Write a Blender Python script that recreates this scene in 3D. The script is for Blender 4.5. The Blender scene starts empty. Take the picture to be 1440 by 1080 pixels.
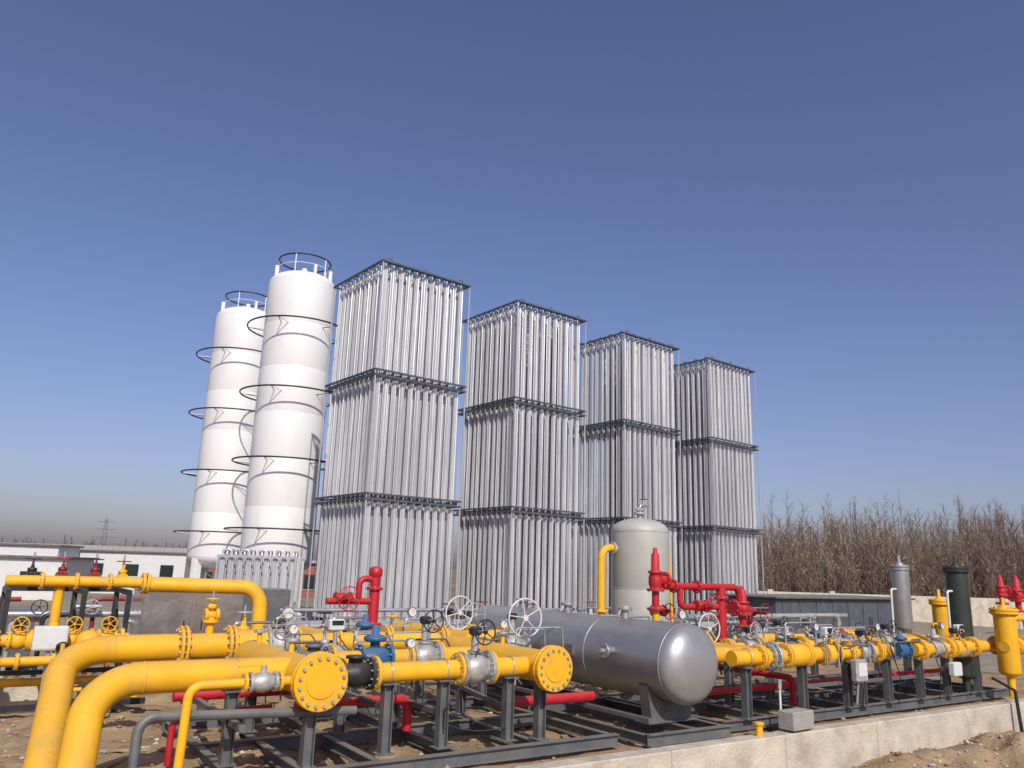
import bpy, bmesh, math, random
from mathutils import Vector, Matrix, noise
random.seed(7)
ANG=math.radians(34); TANG=math.radians(38.7)
scene=bpy.context.scene

# ------------------------------------------------------------------ materials
def mat(name,col,rough=.5,metal=0.0,var=.12,scale=6.0,bump=.0,bscale=40.0,dirt=None,dirtamt=.0,dscale=2.0,spec=.5,stretch=None,dust=0):
    m=bpy.data.materials.new(name); m.use_nodes=True
    nt=m.node_tree; N=nt.nodes; L=nt.links
    b=N['Principled BSDF']; b.inputs['Roughness'].default_value=rough; b.inputs['Metallic'].default_value=metal
    b.inputs['Specular IOR Level'].default_value=spec
    tc=N.new('ShaderNodeTexCoord')
    vec=tc.outputs['Object']
    if stretch:
        mp=N.new('ShaderNodeMapping'); mp.inputs['Scale'].default_value=stretch
        L.new(vec,mp.inputs['Vector']); vec=mp.outputs['Vector']
    n=N.new('ShaderNodeTexNoise'); n.inputs['Scale'].default_value=scale; n.inputs['Detail'].default_value=6
    L.new(vec,n.inputs['Vector'])
    r=N.new('ShaderNodeValToRGB')
    r.color_ramp.elements[0].position=.3; r.color_ramp.elements[1].position=.7
    r.color_ramp.elements[0].color=tuple(c*(1-var) for c in col)+(1,)
    r.color_ramp.elements[1].color=tuple(min(1,c*(1+var)) for c in col)+(1,)
    L.new(n.outputs['Fac'],r.inputs['Fac'])
    out=r.outputs['Color']
    if dirt:
        n2=N.new('ShaderNodeTexNoise'); n2.inputs['Scale'].default_value=dscale; n2.inputs['Detail'].default_value=9; n2.inputs['Roughness'].default_value=.68
        L.new(vec,n2.inputs['Vector'])
        r2=N.new('ShaderNodeValToRGB'); r2.color_ramp.elements[0].position=.5; r2.color_ramp.elements[1].position=.72
        r2.color_ramp.elements[0].color=(0,0,0,1); r2.color_ramp.elements[1].color=(dirtamt,)*3+(1,)
        L.new(n2.outputs['Fac'],r2.inputs['Fac'])
        mx=N.new('ShaderNodeMixRGB'); mx.inputs['Color2'].default_value=tuple(dirt)+(1,)
        L.new(r2.outputs['Color'],mx.inputs['Fac']); L.new(out,mx.inputs['Color1']); out=mx.outputs['Color']
    if dust>0:
        # settled dust on upward-facing surfaces
        ge=N.new('ShaderNodeNewGeometry'); sx=N.new('ShaderNodeSeparateXYZ'); L.new(ge.outputs['Normal'],sx.inputs[0])
        m1=N.new('ShaderNodeMapRange'); m1.inputs['From Min'].default_value=.35; m1.inputs['From Max'].default_value=1.0; m1.inputs['To Max'].default_value=dust
        L.new(sx.outputs['Z'],m1.inputs['Value'])
        n5=N.new('ShaderNodeTexNoise'); n5.inputs['Scale'].default_value=11; n5.inputs['Detail'].default_value=6; L.new(tc.outputs['Object'],n5.inputs['Vector'])
        m2=N.new('ShaderNodeMath'); m2.operation='MULTIPLY'; L.new(m1.outputs['Result'],m2.inputs[0]); L.new(n5.outputs['Fac'],m2.inputs[1])
        mx=N.new('ShaderNodeMixRGB'); mx.inputs['Color2'].default_value=(.42,.36,.27,1)
        L.new(m2.outputs[0],mx.inputs['Fac']); L.new(out,mx.inputs['Color1']); out=mx.outputs['Color']
    L.new(out,b.inputs['Base Color'])
    mr=N.new('ShaderNodeMapRange'); mr.inputs['To Min'].default_value=max(.03,rough-.08); mr.inputs['To Max'].default_value=min(1,rough+.12)
    L.new(n.outputs['Fac'],mr.inputs['Value']); L.new(mr.outputs['Result'],b.inputs['Roughness'])
    if bump>0:
        n3=N.new('ShaderNodeTexNoise'); n3.inputs['Scale'].default_value=bscale; n3.inputs['Detail'].default_value=8
        L.new(tc.outputs['Object'],n3.inputs['Vector'])
        bp=N.new('ShaderNodeBump'); bp.inputs['Strength'].default_value=bump; bp.inputs['Distance'].default_value=.03
        L.new(n3.outputs['Fac'],bp.inputs['Height']); L.new(bp.outputs['Normal'],b.inputs['Normal'])
    return m
YEL=mat('yellow_paint',(.76,.40,.014),.5,0,.07,3,.07,7,dirt=(.42,.27,.09),dirtamt=.55,dscale=2.6,spec=.35,dust=.35)
RED=mat('red_paint',(.44,.012,.02),.45,0,.15,6,dirt=(.16,.03,.03),dirtamt=.4,dscale=6,dust=.25)
DRED=mat('dark_red_paint',(.22,.015,.02),.5,0,.2,6,dust=.3)
SILP=mat('silver_paint',(.35,.355,.36),.40,.5,.07,2,.06,5,dirt=(.20,.19,.18),dirtamt=.5,dscale=3,dust=.3)
CAST=mat('pale_cast_steel',(.42,.42,.40),.5,.35,.18,14,.1,50,dirt=(.17,.14,.11),dirtamt=.75,dscale=9)
ALU=mat('aluminium_fin',(.66,.67,.685),.38,.6,.12,.7,0,10,dirt=(.36,.37,.385),dirtamt=.6,dscale=1.4,stretch=(2,2,.4))
STEEL=mat('dark_grey_steel',(.105,.115,.122),.5,.1,.2,5,.05,30,dirt=(.20,.16,.12),dirtamt=.6,dscale=4,dust=.6)
BAND=mat('frame_grey_steel',(.10,.11,.13),.5,.3,.2,4)
BLK=mat('black_iron',(.022,.023,.025),.45,.1,.3,10,dust=.25)
BLU=mat('blue_paint',(.02,.11,.25),.5,0,.25,6,dirt=(.1,.1,.1),dirtamt=.5,dscale=8,dust=.3)
BEI=mat('beige_grey_paint',(.40,.40,.355),.45,0,.04,1.5,.03,4,dirt=(.3,.28,.23),dirtamt=.4,dscale=2)
WHT=mat('white_tank_paint',(.75,.75,.74),.45,0,.03,.5,.06,1.2,dirt=(.60,.59,.56),dirtamt=.6,dscale=.7,stretch=(1,1,.22))
WBX=mat('white_enamel',(.60,.61,.60),.4,0,.05,5,dirt=(.4,.37,.3),dirtamt=.5,dscale=7)
GRN=mat('dark_green_paint',(.035,.045,.04),.35,.1,.2,5)
INOX=mat('stainless_steel',(.6,.6,.6),.24,.9,.1,3,.15,6)
PIPG=mat('galvanised_pipe',(.45,.46,.47),.4,.6,.15,8)
CON=mat('concrete',(.50,.45,.36),.9,0,.16,3,.6,22,dirt=(.28,.23,.16),dirtamt=.85,dscale=1.6)
CONG=mat('grey_concrete',(.33,.32,.30),.9,0,.18,6,.5,40,dirt=(.2,.18,.15),dirtamt=.7,dscale=3)
YARD=mat('yard_surface',(.30,.25,.18),.95,0,.2,2,.5,20,dirt=(.22,.19,.15),dirtamt=.7,dscale=.6,spec=.1)
DIRT=mat('dry_earth',(.31,.22,.13),.97,0,.3,1.2,.9,14,dirt=(.46,.36,.24),dirtamt=.8,dscale=2.3,spec=.1)
FIELD=mat('field_earth',(.24,.19,.13),.97,0,.3,.05,.5,3,dirt=(.15,.14,.08),dirtamt=.7,dscale=.03,spec=.1)
BARK=mat('winter_bark',(.115,.088,.070),.95,0,.35,.15,spec=.05)
BARK2=mat('winter_twigs',(.20,.15,.115),.95,0,.35,.2,spec=.05)
LEAF=mat('dry_leaves',(.27,.23,.16),.8,0,.4,.3,spec=.1)
GLS=mat('dark_glass',(.02,.03,.03),.1,0,.1,4)
BRK=mat('red_brick',(.26,.10,.07),.85,0,.25,8)
DIAL=mat('pale_wheel_paint',(.58,.58,.55),.45,0,.08,9,dirt=(.28,.25,.2),dirtamt=.6,dscale=14)
WOOD=mat('weathered_wood',(.30,.22,.13),.8,0,.3,9,.3,30)

# ------------------------------------------------------------------ mesh builder
def frame(ax):
    ax=Vector(ax).normalized()
    t=Vector((0,0,1)) if abs(ax.z)<.9 else Vector((1,0,0))
    u=ax.cross(t).normalized(); v=ax.cross(u).normalized()
    return ax,u,v
class MB:
    def __init__(s): s.v=[];s.f=[];s.m=[];s.sm=[];s.mats=[]
    def mi(s,m):
        if m not in s.mats: s.mats.append(m)
        return s.mats.index(m)
    def add(s,vs,fs,m,smooth=False):
        o=len(s.v); s.v.extend([tuple(x) for x in vs]); k=s.mi(m)
        for f in fs: s.f.append([i+o for i in f]); s.m.append(k); s.sm.append(smooth)
    def lathe(s,c,ax,prof,m,seg=20,smooth=True):
        c=Vector(c); ax,u,v=frame(ax); vs=[];fs=[]
        for (r,t) in prof:
            for i in range(seg):
                a=2*math.pi*i/seg
                vs.append(c+ax*t+u*(r*math.cos(a))+v*(r*math.sin(a)))
        for j in range(len(prof)-1):
            for i in range(seg):
                i2=(i+1)%seg
                fs.append((j*seg+i,j*seg+i2,(j+1)*seg+i2,(j+1)*seg+i))
        s.add(vs,fs,m,smooth)
        for j in (0,len(prof)-1):
            if prof[j][0]>1e-4:
                ring=vs[j*seg:(j+1)*seg]
                s.add(ring,[list(range(seg))],m,False)
    def cyl(s,a,b,r,m,seg=14,r2=None):
        a=Vector(a);b=Vector(b);d=b-a
        s.lathe(a,d,[(r,0),(r if r2 is None else r2,d.length)],m,seg)
    def box(s,c,sz,m,rz=0,bev=0):
        x,y,z=[k/2 for k in sz]; vs=[]
        R=Matrix.Rotation(rz,3,'Z')
        if bev>0:
            b=min(bev,x*.6,y*.6)
            loop=[(-x+b,-y),(x-b,-y),(x,-y+b),(x,y-b),(x-b,y),(-x+b,y),(-x,y-b),(-x,-y+b)]
            lin=[(px*(1-b/x),py*(1-b/y)) for px,py in loop]
            for lp,zz in [(lin,-z),(loop,-z+b),(loop,z-b),(lin,z)]:
                for px,py in lp: vs.append(Vector(c)+R@Vector((px,py,zz)))
            fs=[list(range(7,-1,-1)),[24+i for i in range(8)]]
            for j in range(3):
                for i in range(8):
                    fs.append((j*8+i,j*8+(i+1)%8,(j+1)*8+(i+1)%8,(j+1)*8+i))
            s.add(vs,fs,m); return
        for dz in (-z,z):
            for dx,dy in ((-x,-y),(x,-y),(x,y),(-x,y)):
                vs.append(Vector(c)+R@Vector((dx,dy,dz)))
        s.add(vs,[(3,2,1,0),(4,5,6,7),(0,1,5,4),(1,2,6,5),(2,3,7,6),(3,0,4,7)],m)
    def bar(s,a,b,w,h,m):
        a=Vector(a);b=Vector(b);d=(b-a); ax,u,v=frame(d); vs=[]
        for p in (a,b):
            for du,dv in ((-w/2,-h/2),(w/2,-h/2),(w/2,h/2),(-w/2,h/2)):
                vs.append(p+u*du+v*dv)
        s.add(vs,[(3,2,1,0),(4,5,6,7),(0,1,5,4),(1,2,6,5),(2,3,7,6),(3,0,4,7)],m)
    def ibeam(s,a,b,w,h,m,t=.012):
        a=Vector(a);b=Vector(b); ax,u,v=frame(b-a)
        o=v*(h/2-t/2)
        s.bar(a+o,b+o,w,t,m); s.bar(a-o,b-o,w,t,m); s.bar(a,b,t,h-2*t-.002,m)
    def torus(s,c,ax,R,r,m,seg=28,sec=8,a0=0,a1=2*math.pi):
        c=Vector(c); ax,u,v=frame(ax); vs=[];fs=[]
        full=abs(a1-a0-2*math.pi)<1e-6; n=seg if full else seg+1
        for i in range(n):
            a=a0+(a1-a0)*i/seg; d=u*math.cos(a)+v*math.sin(a)
            for j in range(sec):
                b=2*math.pi*j/sec
                vs.append(c+d*(R+r*math.cos(b))+ax*(r*math.sin(b)))
        for i in range(seg):
            i2=(i+1)%n
            for j in range(sec):
                j2=(j+1)%sec
                fs.append((i*sec+j,i2*sec+j,i2*sec+j2,i*sec+j2))
        s.add(vs,fs,m,True)
    def tube(s,pts,r,m,bend=None,seg=16,nb=8,weld=True):
        pts=[Vector(p) for p in pts]; bend=bend or r*3
        path=[pts[0]]; welds=[]
        for i in range(1,len(pts)-1):
            p=pts[i]; d0=(pts[i-1]-p); d1=(pts[i+1]-p)
            l0=d0.length;l1=d1.length; d0.normalize();d1.normalize()
            ang=d0.angle(d1)
            if ang>3.1: path.append(p); continue
            t=min(bend/math.tan(ang/2),l0*.49 if i>1 else l0*.98,l1*.49 if i<len(pts)-2 else l1*.98)
            R=t*math.tan(ang/2)
            bis=(d0+d1).normalized(); cen=p+bis*(R/math.sin(ang/2))
            a=p+d0*t-cen; b=p+d1*t-cen; tot=a.angle(b); axr=a.cross(b).normalized()
            welds+= [(p+d0*t,d0),(p+d1*t,d1)]
            for k in range(nb+1): path.append(cen+Matrix.Rotation(tot*k/nb,3,axr)@a)
        path.append(pts[-1])
        q=[path[0]]
        for x in path[1:]:
            if (x-q[-1]).length>1e-4: q.append(x)
        path=q
        tan=[]
        for i in range(len(path)):
            a=path[max(0,i-1)];b=path[min(len(path)-1,i+1)]; tan.append((b-a).normalized())
        _,u,v=frame(tan[0]); vs=[]
        for i,p in enumerate(path):
            if i>0:
                rot=tan[i-1].rotation_difference(tan[i]); u=rot@u; v=rot@v
            for k in range(seg):
                a=2*math.pi*k/seg; vs.append(p+u*(r*math.cos(a))+v*(r*math.sin(a)))
        fs=[]
        for i in range(len(path)-1):
            for k in range(seg):
                k2=(k+1)%seg; fs.append((i*seg+k,i*seg+k2,(i+1)*seg+k2,(i+1)*seg+k))
        s.add(vs,fs,m,True)
        s.add(vs[:seg],[list(range(seg))],m); s.add(vs[-seg:],[list(range(seg))],m)
        if r>.055:
            for c,d in welds: s.torus(c,d,r,.006,m,seg,6)
    def build(s,name,rz=ANG,recentre=True,loc=(0,0,0)):
        R=Matrix.Rotation(rz,3,'Z'); o=Vector((0,0,0))
        if recentre:
            xs=[p[0] for p in s.v];ys=[p[1] for p in s.v];zs=[p[2] for p in s.v]
            o=Vector(((min(xs)+max(xs))/2,(min(ys)+max(ys))/2,min(zs)))
            s.v=[(p[0]-o.x,p[1]-o.y,p[2]-o.z) for p in s.v]
        me=bpy.data.meshes.new(name); me.from_pydata(s.v,[],s.f)
        for m in s.mats: me.materials.append(m)
        me.polygons.foreach_set('material_index',s.m); me.polygons.foreach_set('use_smooth',s.sm)
        me.update()
        if len(s.f)<60000:
            bm=bmesh.new(); bm.from_mesh(me); bmesh.ops.recalc_face_normals(bm,faces=bm.faces); bm.to_mesh(me); bm.free()
        ob=bpy.data.objects.new(name,me); scene.collection.objects.link(ob)
        ob.rotation_euler=(0,0,rz); ob.location=R@o+Vector(loc)
        return ob
PX=Vector((1,0,0));QX=Vector((0,1,0));ZX=Vector((0,0,1))
AX={'p':PX,'q':QX,'z':ZX}

def flange(mb,c,ax,R,m,t=.035,n=12,bolt=CAST,blind=False):
    c=Vector(c);a,u,v=frame(ax)
    mb.lathe(c-a*t/2,a,[(0,0),(R*.97,0),(R,t*.15),(R,t*.85),(R*.97,t),(0,t)],m,28,False)
    if blind: mb.lathe(c+a*t/2,a,[(R*.58,0),(R*.56,.012),(0,.016)],m,28,False)
    for i in range(n):
        an=2*math.pi*(i+.5)/n; p=c+u*(R*.82*math.cos(an))+v*(R*.82*math.sin(an)); rb=R*.065
        mb.cyl(p-a*(t*.5+rb*1.5),p+a*(t*.5+rb*1.5),rb,bolt,6)
def fpair(mb,c,ax,R,m,n=10):
    c=Vector(c);a=Vector(ax).normalized()
    flange(mb,c-a*.03,a,R,m,.04,n)
    mb.lathe(c-a*.01,a,[(R*.7,0),(R*.7,.02)],BLK,20,False)
    mb_a=c+a*.03
    mb.lathe(mb_a-a*.02,a,[(0,0),(R*.97,0),(R,.006),(R,.034),(R*.97,.04),(0,.04)],m,28,False)
    _,u,v=frame(a)
    for i in range(n):
        an=2*math.pi*(i+.5)/n; p=c+u*(R*.82*math.cos(an))+v*(R*.82*math.sin(an)); rb=R*.06
        mb.cyl(p-a*.075,p+a*.075,rb*.8,CAST,6)
def wheel(mb,c,ax,D,m,spokes=5):
    c=Vector(c);a,u,v=frame(ax); R=D/2; ph=random.random()*6
    mb.torus(c,a,R,max(.009,D*.026),m,32,8)
    mb.lathe(c-a*.02,a,[(0,0),(R*.16,0),(R*.16,.04),(0,.04)],m,12,False)
    for i in range(spokes):
        an=2*math.pi*i/spokes+ph; d=u*math.cos(an)+v*math.sin(an)
        mb.cyl(c+d*R*.1,c+d*R,max(.007,D*.018),m,6)
def ball_valve(name,c,axis,r,L,body,wm,wd,up=.35,off=.2,side=-1):
    mb=MB(); c=Vector(c); a=AX[axis]
    for sgn in (-1,1): flange(mb,c+a*(sgn*(L/2-.02)),a,r*1.75,body,.04,8)
    mb.lathe(c-a*L/2,a,[(r*1.0,.02),(r*1.05,L*.15),(r*1.45,L*.3),(r*1.6,L*.5),(r*1.45,L*.7),(r*1.05,L*.85),(r*1.0,L-.02)],body,20)
    mb.cyl(c+ZX*r,c+ZX*(up-.04),r*.42,body,12)
    mb.lathe(c+ZX*(r*1.55),ZX,[(0,0),(r*.8,0),(r*.8,.03),(0,.03)],body,14,False)
    mb.box(c+ZX*up,(.13,.13,.10),BLK if wm!=RED else wm,bev=.02)
    w=c+Vector((0,side*off,up))
    mb.cyl(c+ZX*up,w,.016,PIPG,8); wheel(mb,w,QX+Vector((random.uniform(-.12,.12),0,random.uniform(-.04,.04))),wd,wm)
    return mb.build(name)
def gate_valve(name,c,axis,r,L,body,wm,wd,ht=.55):
    mb=MB(); c=Vector(c); a=AX[axis]
    for sgn in (-1,1): flange(mb,c+a*(sgn*(L/2-.02)),a,r*1.75,body,.04,8)
    mb.lathe(c-a*L/2,a,[(r,.02),(r*1.1,L*.3),(r*1.35,L*.5),(r*1.1,L*.7),(r,L-.02)],body,18)
    mb.lathe(c,ZX,[(r*1.1,0),(r*.95,r*1.6),(r*1.3,r*1.65),(r*1.3,r*1.65+.05),(r*.6,r*1.65+.06),(r*.4,ht*.7)],body,16)
    for sgn in (-1,1): mb.bar(c+a*sgn*r*.7+ZX*(r*1.7),c+a*sgn*.03+ZX*(ht-.03),.025,.025,body)
    mb.cyl(c+ZX*ht*.5,c+ZX*(ht+.1),.014,PIPG,8)
    wheel(mb,c+ZX*ht,ZX,wd,wm)
    return mb.build(name)
def relief_valve(name,c,m,h=1.0,r=.07,outlet=1):
    mb=MB(); c=Vector(c)
    mb.cyl(c,c+ZX*h*.3,r*.8,m); flange(mb,c+ZX*.02,ZX,r*1.9,m,.035,8); flange(mb,c+ZX*h*.32,ZX,r*1.9,m,.04,8)
    mb.lathe(c+ZX*h*.32,ZX,[(r*1.1,0),(r*1.5,h*.1),(r*1.5,h*.2),(r*1.2,h*.26),(r*1.6,h*.27),(r*1.6,h*.30),(r*.95,h*.32),(r*.85,h*.58),(r*.5,h*.6),(r*.45,h*.68),(0,h*.69)],m,18)
    mb.cyl(c+ZX*h*.48,c+ZX*h*.48+PX*outlet*r*3,r,m); flange(mb,c+ZX*h*.48+PX*outlet*r*3,PX,r*1.8,m,.04,8)
    return mb.build(name)
def post(mb,p,q,zt,zb=.14,w=.11,m=STEEL):
    mb.ibeam((p,q,zb),(p,q,zt-.012),w,w,m,.01)
    mb.box((p,q,zt-.006),(w*1.7,w*1.7,.012),m); mb.box((p,q,zb+.007),(w*1.7,w*1.7,.012),m)
def ubolt(mb,p,q,z,r,axis='p'):
    mb.torus((p,q,z),AX[axis],r+.007,.007,PIPG,16,6)
def gauge(name,c,stem=.22,D=.15):
    mb=MB(); c=Vector(c)
    mb.cyl(c,c+ZX*stem,.012,PIPG,8)
    k=c+ZX*(stem+D/2)
    mb.lathe(k+QX*.03,-QX,[(0,0),(D/2,0),(D/2,.055),(D*.44,.055),(D*.44,.045)],INOX,20,False)
    mb.lathe(k-QX*.012,-QX,[(D*.44,0),(D*.44,.004),(0,.005)],WBX,20,False)
    mb.bar(k-QX*.02,k-QX*.02+Vector((.03,0,.03)),.005,.004,BLK)
    mb.build(name)

# ------------------------------------------------------------------ ground
def hgt(p,q):
    n=noise.noise(Vector((p*.9,q*.9,0)))*.05+noise.noise(Vector((p*3.1,q*3.1,3)))*.03+noise.noise(Vector((p*9,q*9,5)))*.016
    if p>4.6:
        inside=-.05+n*.6; out=-.62+n*1.8
        out+= .46*math.exp(-((p-15.2)/2.6)**2-((q-6.3)/.9)**2)*(1+noise.noise(Vector((p*2.2,q*2.2,1)))*.8)
        out+= .18*math.exp(-((p-12)/1.3)**2-((q-6.9)/.5)**2)
        k=min(1,max(0,(q-7.45)/.2)); return out*(1-k)+inside*k
    k=min(1,max(0,(q-6.2)/1.5)); a=-.08+n*2.2
    a+= .14*math.exp(-((p-2.6)/1.0)**2-((q-10.0)/.8)**2)
    return (-.62+n*1.5)*(1-k)+a*k
mb=MB(); vs=[];fs=[]
P0,P1,Q0,Q1=-8,22,1.0,17; nx=360;ny=200
for j in range(ny+1):
    for i in range(nx+1):
        p=P0+(P1-P0)*i/nx;q=Q0+(Q1-Q0)*j/ny
        z=hgt(p,q); e=min(1,min(p-P0,P1-p,q-Q0))
        if p-P0<1 or q-Q0<1: z=z*e+(-.63)*(1-e)
        vs.append((p,q,z))
for j in range(ny):
    for i in range(nx):
        a=j*(nx+1)+i; fs.append((a,a+1,a+nx+2,a+nx+1))
mb.add(vs,fs,DIRT,True); mb.build('dirt_ground',recentre=False)
mb=MB(); S=4000
mb.add([(-S,-S,-.66),(S,-S,-.66),(S,S,-.66),(-S,S,-.66)],[(0,1,2,3)],FIELD); mb.build('ground',recentre=False,rz=0)
mb=MB(); mb.box((17,34.1,-.36),(58,34,.6),YARD); mb.box((31.2,12.2,-.36),(18.2,9.3,.6),YARD); mb.build('equipment_yard_slab')
mb=MB(); n=16
for i in range(n):
    a=5.35+i*2.2; mb.box((a+1.1,7.55+random.uniform(-.006,.006),-.34+random.uniform(-.008,.008)),(2.19,.26,.70),CON,bev=.014)
mb.build('concrete_retaining_wall')
mb=MB(); mb.box((-2.9,13.8,.10),(8.2,.24,.52),CON,bev=.015); mb.build('low_concrete_wall')
mb=MB(); mb.box((0,0,.14),(.50,.26,.25),CONG,bev=.012); mb.box((0,0,.268),(.4,.04,.006),CONG); mb.build('concrete_block',rz=ANG+.05,loc=(4.2,11.93,.02))
def stone(mb,p,q,r,m,z=None):
    z=(hgt(p,q)+r*.3) if z is None else z
    base=[(1,0,0),(-1,0,0),(0,1,0),(0,-1,0),(0,0,1),(0,0,-1),(.6,.6,.5),(-.6,.5,.5),(.5,-.6,.5),(-.6,-.6,.4)]
    ico=[(0,6,4),(6,2,4),(2,7,4),(7,1,4),(1,9,4),(9,3,4),(3,8,4),(8,0,4),(0,2,6),(2,1,7),(1,3,9),(3,0,8),(0,5,2),(2,5,1),(1,5,3),(3,5,0)]
    rot=Matrix.Rotation(random.random()*6,3,'Z'); vs=[]
    for b in base:
        d=rot@(Vector(b)*r*random.uniform(.7,1.25)); vs.append((p+d.x*1.2,q+d.y,z+d.z*.8))
    mb.add(vs,ico,m)
mb=MB()
for i in range(1900):
    k=random.random()
    if k<.36: p=random.uniform(9.5,19);q=random.uniform(5.4,7.38)
    elif k<.66: p=random.uniform(.3,5);q=random.uniform(7.2,13)
    else: p=random.uniform(4.5,17);q=random.uniform(7.9,13)
    stone(mb,p,q,random.uniform(.008,.038)*(2.0 if random.random()<.07 else 1),random.choice([CONG,DIRT,DIRT,CON]))
mb.build('rubble_stones')
mb=MB()
for (p,q,a,l) in ((4.3,8.6,.4,.9),(5.2,9.4,-.6,.7),(6.8,8.5,1.1,.8),(3.4,10.4,.2,1.0),(7.0,9.7,.1,.6),(1.6,9.6,.8,.8),(1.9,10.2,-.4,.7)):
    d=Vector((math.cos(a),math.sin(a),0))*l/2; c=Vector((p,q,hgt(p,q)+.03)); mb.bar(c-d,c+d,.09,.025,WOOD)
mb.build('timber_offcuts')

# ------------------------------------------------------------------ ambient vaporizer towers
LV=[.32,4.18,8.09,11.87]; W=3.45
tb=MB(); n=11; pit=(W-.10)/n
def star(mb,x,y,z0,z1,R=.10,nf=8,ph=0,m=ALU,th=.006):
    vs=[]; prof=[]
    for k in range(nf):
        a=2*math.pi*k/nf+ph; ca,sa=math.cos(a),math.sin(a)
        prof.append((R*ca+th*sa,R*sa-th*ca)); prof.append((R*ca-th*sa,R*sa+th*ca))
        b=a+math.pi/nf; prof.append((.034*math.cos(b),.034*math.sin(b)))
    N_=len(prof)
    for z in (z0,z1):
        for px_,py_ in prof: vs.append((x+px_,y+py_,z))
    mb.add(vs,[(i,(i+1)%N_,N_+(i+1)%N_,N_+i) for i in range(N_)]+[list(range(N_)),[N_+i for i in range(N_)]],m)
for s in range(3):
    for i in range(n):
        for j in range(n):
            if 1<i<n-2 and 1<j<n-2 and (i%2 or j%2): continue
            x=.05+pit*(i+.5);y=.05+pit*(j+.5)
            star(tb,x+random.uniform(-.008,.008),y+random.uniform(-.008,.008),LV[s]+.13,LV[s+1]-.13,R=random.uniform(.080,.086),ph=random.uniform(-.1,.1)+(.39 if (i+j)%2 else 0))
            tb.cyl((x,y,LV[s]),(x,y,LV[s+1]),.022,ALU,5)
for s,z in enumerate(LV):
    for dz in ((-.085,.085) if 0<s<3 else ((-.03,) if s==3 else (.03,))):
        for (a,b) in (((-.05,-.03),(W+.05,-.03)),((-.05,W+.03),(W+.05,W+.03)),((-.03,.03),(-.03,W-.03)),((W+.03,.03),(W+.03,W-.03))):
            tb.bar((a[0],a[1],z+dz),(b[0],b[1],z+dz),.06,.055,BAND)
    for i in range(n+1):
        k=.05+pit*i
        tb.bar((k,.04,z+.013),(k,W-.04,z+.013),.012,.05,BAND); tb.bar((.04,k,z-.045),(W-.04,k,z-.045),.012,.05,BAND)
for cx,cy in ((-.02,-.02),(W+.02,-.02),(W+.02,W+.02),(-.02,W+.02)):
    tb.bar((cx,cy,-.0),(cx,cy,LV[3]-.08),.035,.035,ALU)
    tb.box((cx,cy,.0),(.3,.3,.1),STEEL)
for k in (W/3,2*W/3):
    for cy in (0,W): tb.bar((k,cy,0),(k,cy,.33),.09,.09,STEEL)
for i in range(n):
    for j in range(0,n-1,2):
        x=.05+pit*(i+.5);y=.05+pit*(j+1)
        tb.torus((x,y,LV[3]+.0),(1,0,0),pit/2*random.uniform(.85,1.05),.02,BAND,6,6,math.pi,2*math.pi)
for k in (.3,1.7,W-.3): tb.torus((k,.1,LV[3]+.04),(0,1,0),.1,.015,BAND,8,6,math.pi,2*math.pi)
tb.cyl((-.3,-.35,.42),(W+.2,-.35,.42),.06,PIPG,12)
for i in range(n):
    k=.05+pit*(i+.5); tb.tube([(k,-.35,.42),(k,-.12,.36),(k,.1,.3)],.02,PIPG,seg=8)
for i in range(4):
    l=(-4.32+4.45*i,24+3.53*i,0)
    if i==0: master=tb.build('ambient_vaporizer',rz=TANG,recentre=False,loc=l)
    else:
        o2=bpy.data.objects.new('ambient_vaporizer',master.data); scene.collection.objects.link(o2)
        o2.rotation_euler=(0,0,TANG); o2.location=l
for i in range(4):
    mb=MB(); c=Matrix.Rotation(TANG-ANG,3,'Z')@Vector((W/2,W/2,0))
    R=Matrix.Rotation(-ANG,3,'Z'); o=R@Vector((-4.32+4.45*i,24+3.53*i,0))+c
    mb.box((o.x,o.y,-.0),(4.3,4.3,.12),CONG,rz=TANG-ANG,bev=.02); mb.build('concrete_plinth')

mb=MB()
for i in range(9):
    for j in range(4):
        star(mb,i*.26,j*.26,.95,2.3,R=.08); mb.cyl((i*.26,j*.26,.9),(i*.26,j*.26,2.35),.02,ALU,5)
for i in range(9):
    for j in (0,2): mb.torus((i*.26,(j+.5)*.26,2.32),(1,0,0),.13,.03,ALU,8,8,math.pi,2*math.pi)
for i in range(0,8,2): mb.torus(((i+.5)*.26,0,2.34),(0,1,0),.13,.03,ALU,8,8,math.pi,2*math.pi)
for z in (.95,2.25):
    for y in (-.12,.9): mb.bar((-.14,y,z),(2.22,y,z),.05,.05,PIPG)
for x in (-.1,2.18):
    for y in (-.12,.9): mb.bar((x,y,0),(x,y,2.3),.06,.06,PIPG)
mb.build('small_vaporizer',rz=.1,loc=(-8.55,24.2,0),recentre=True)

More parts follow.
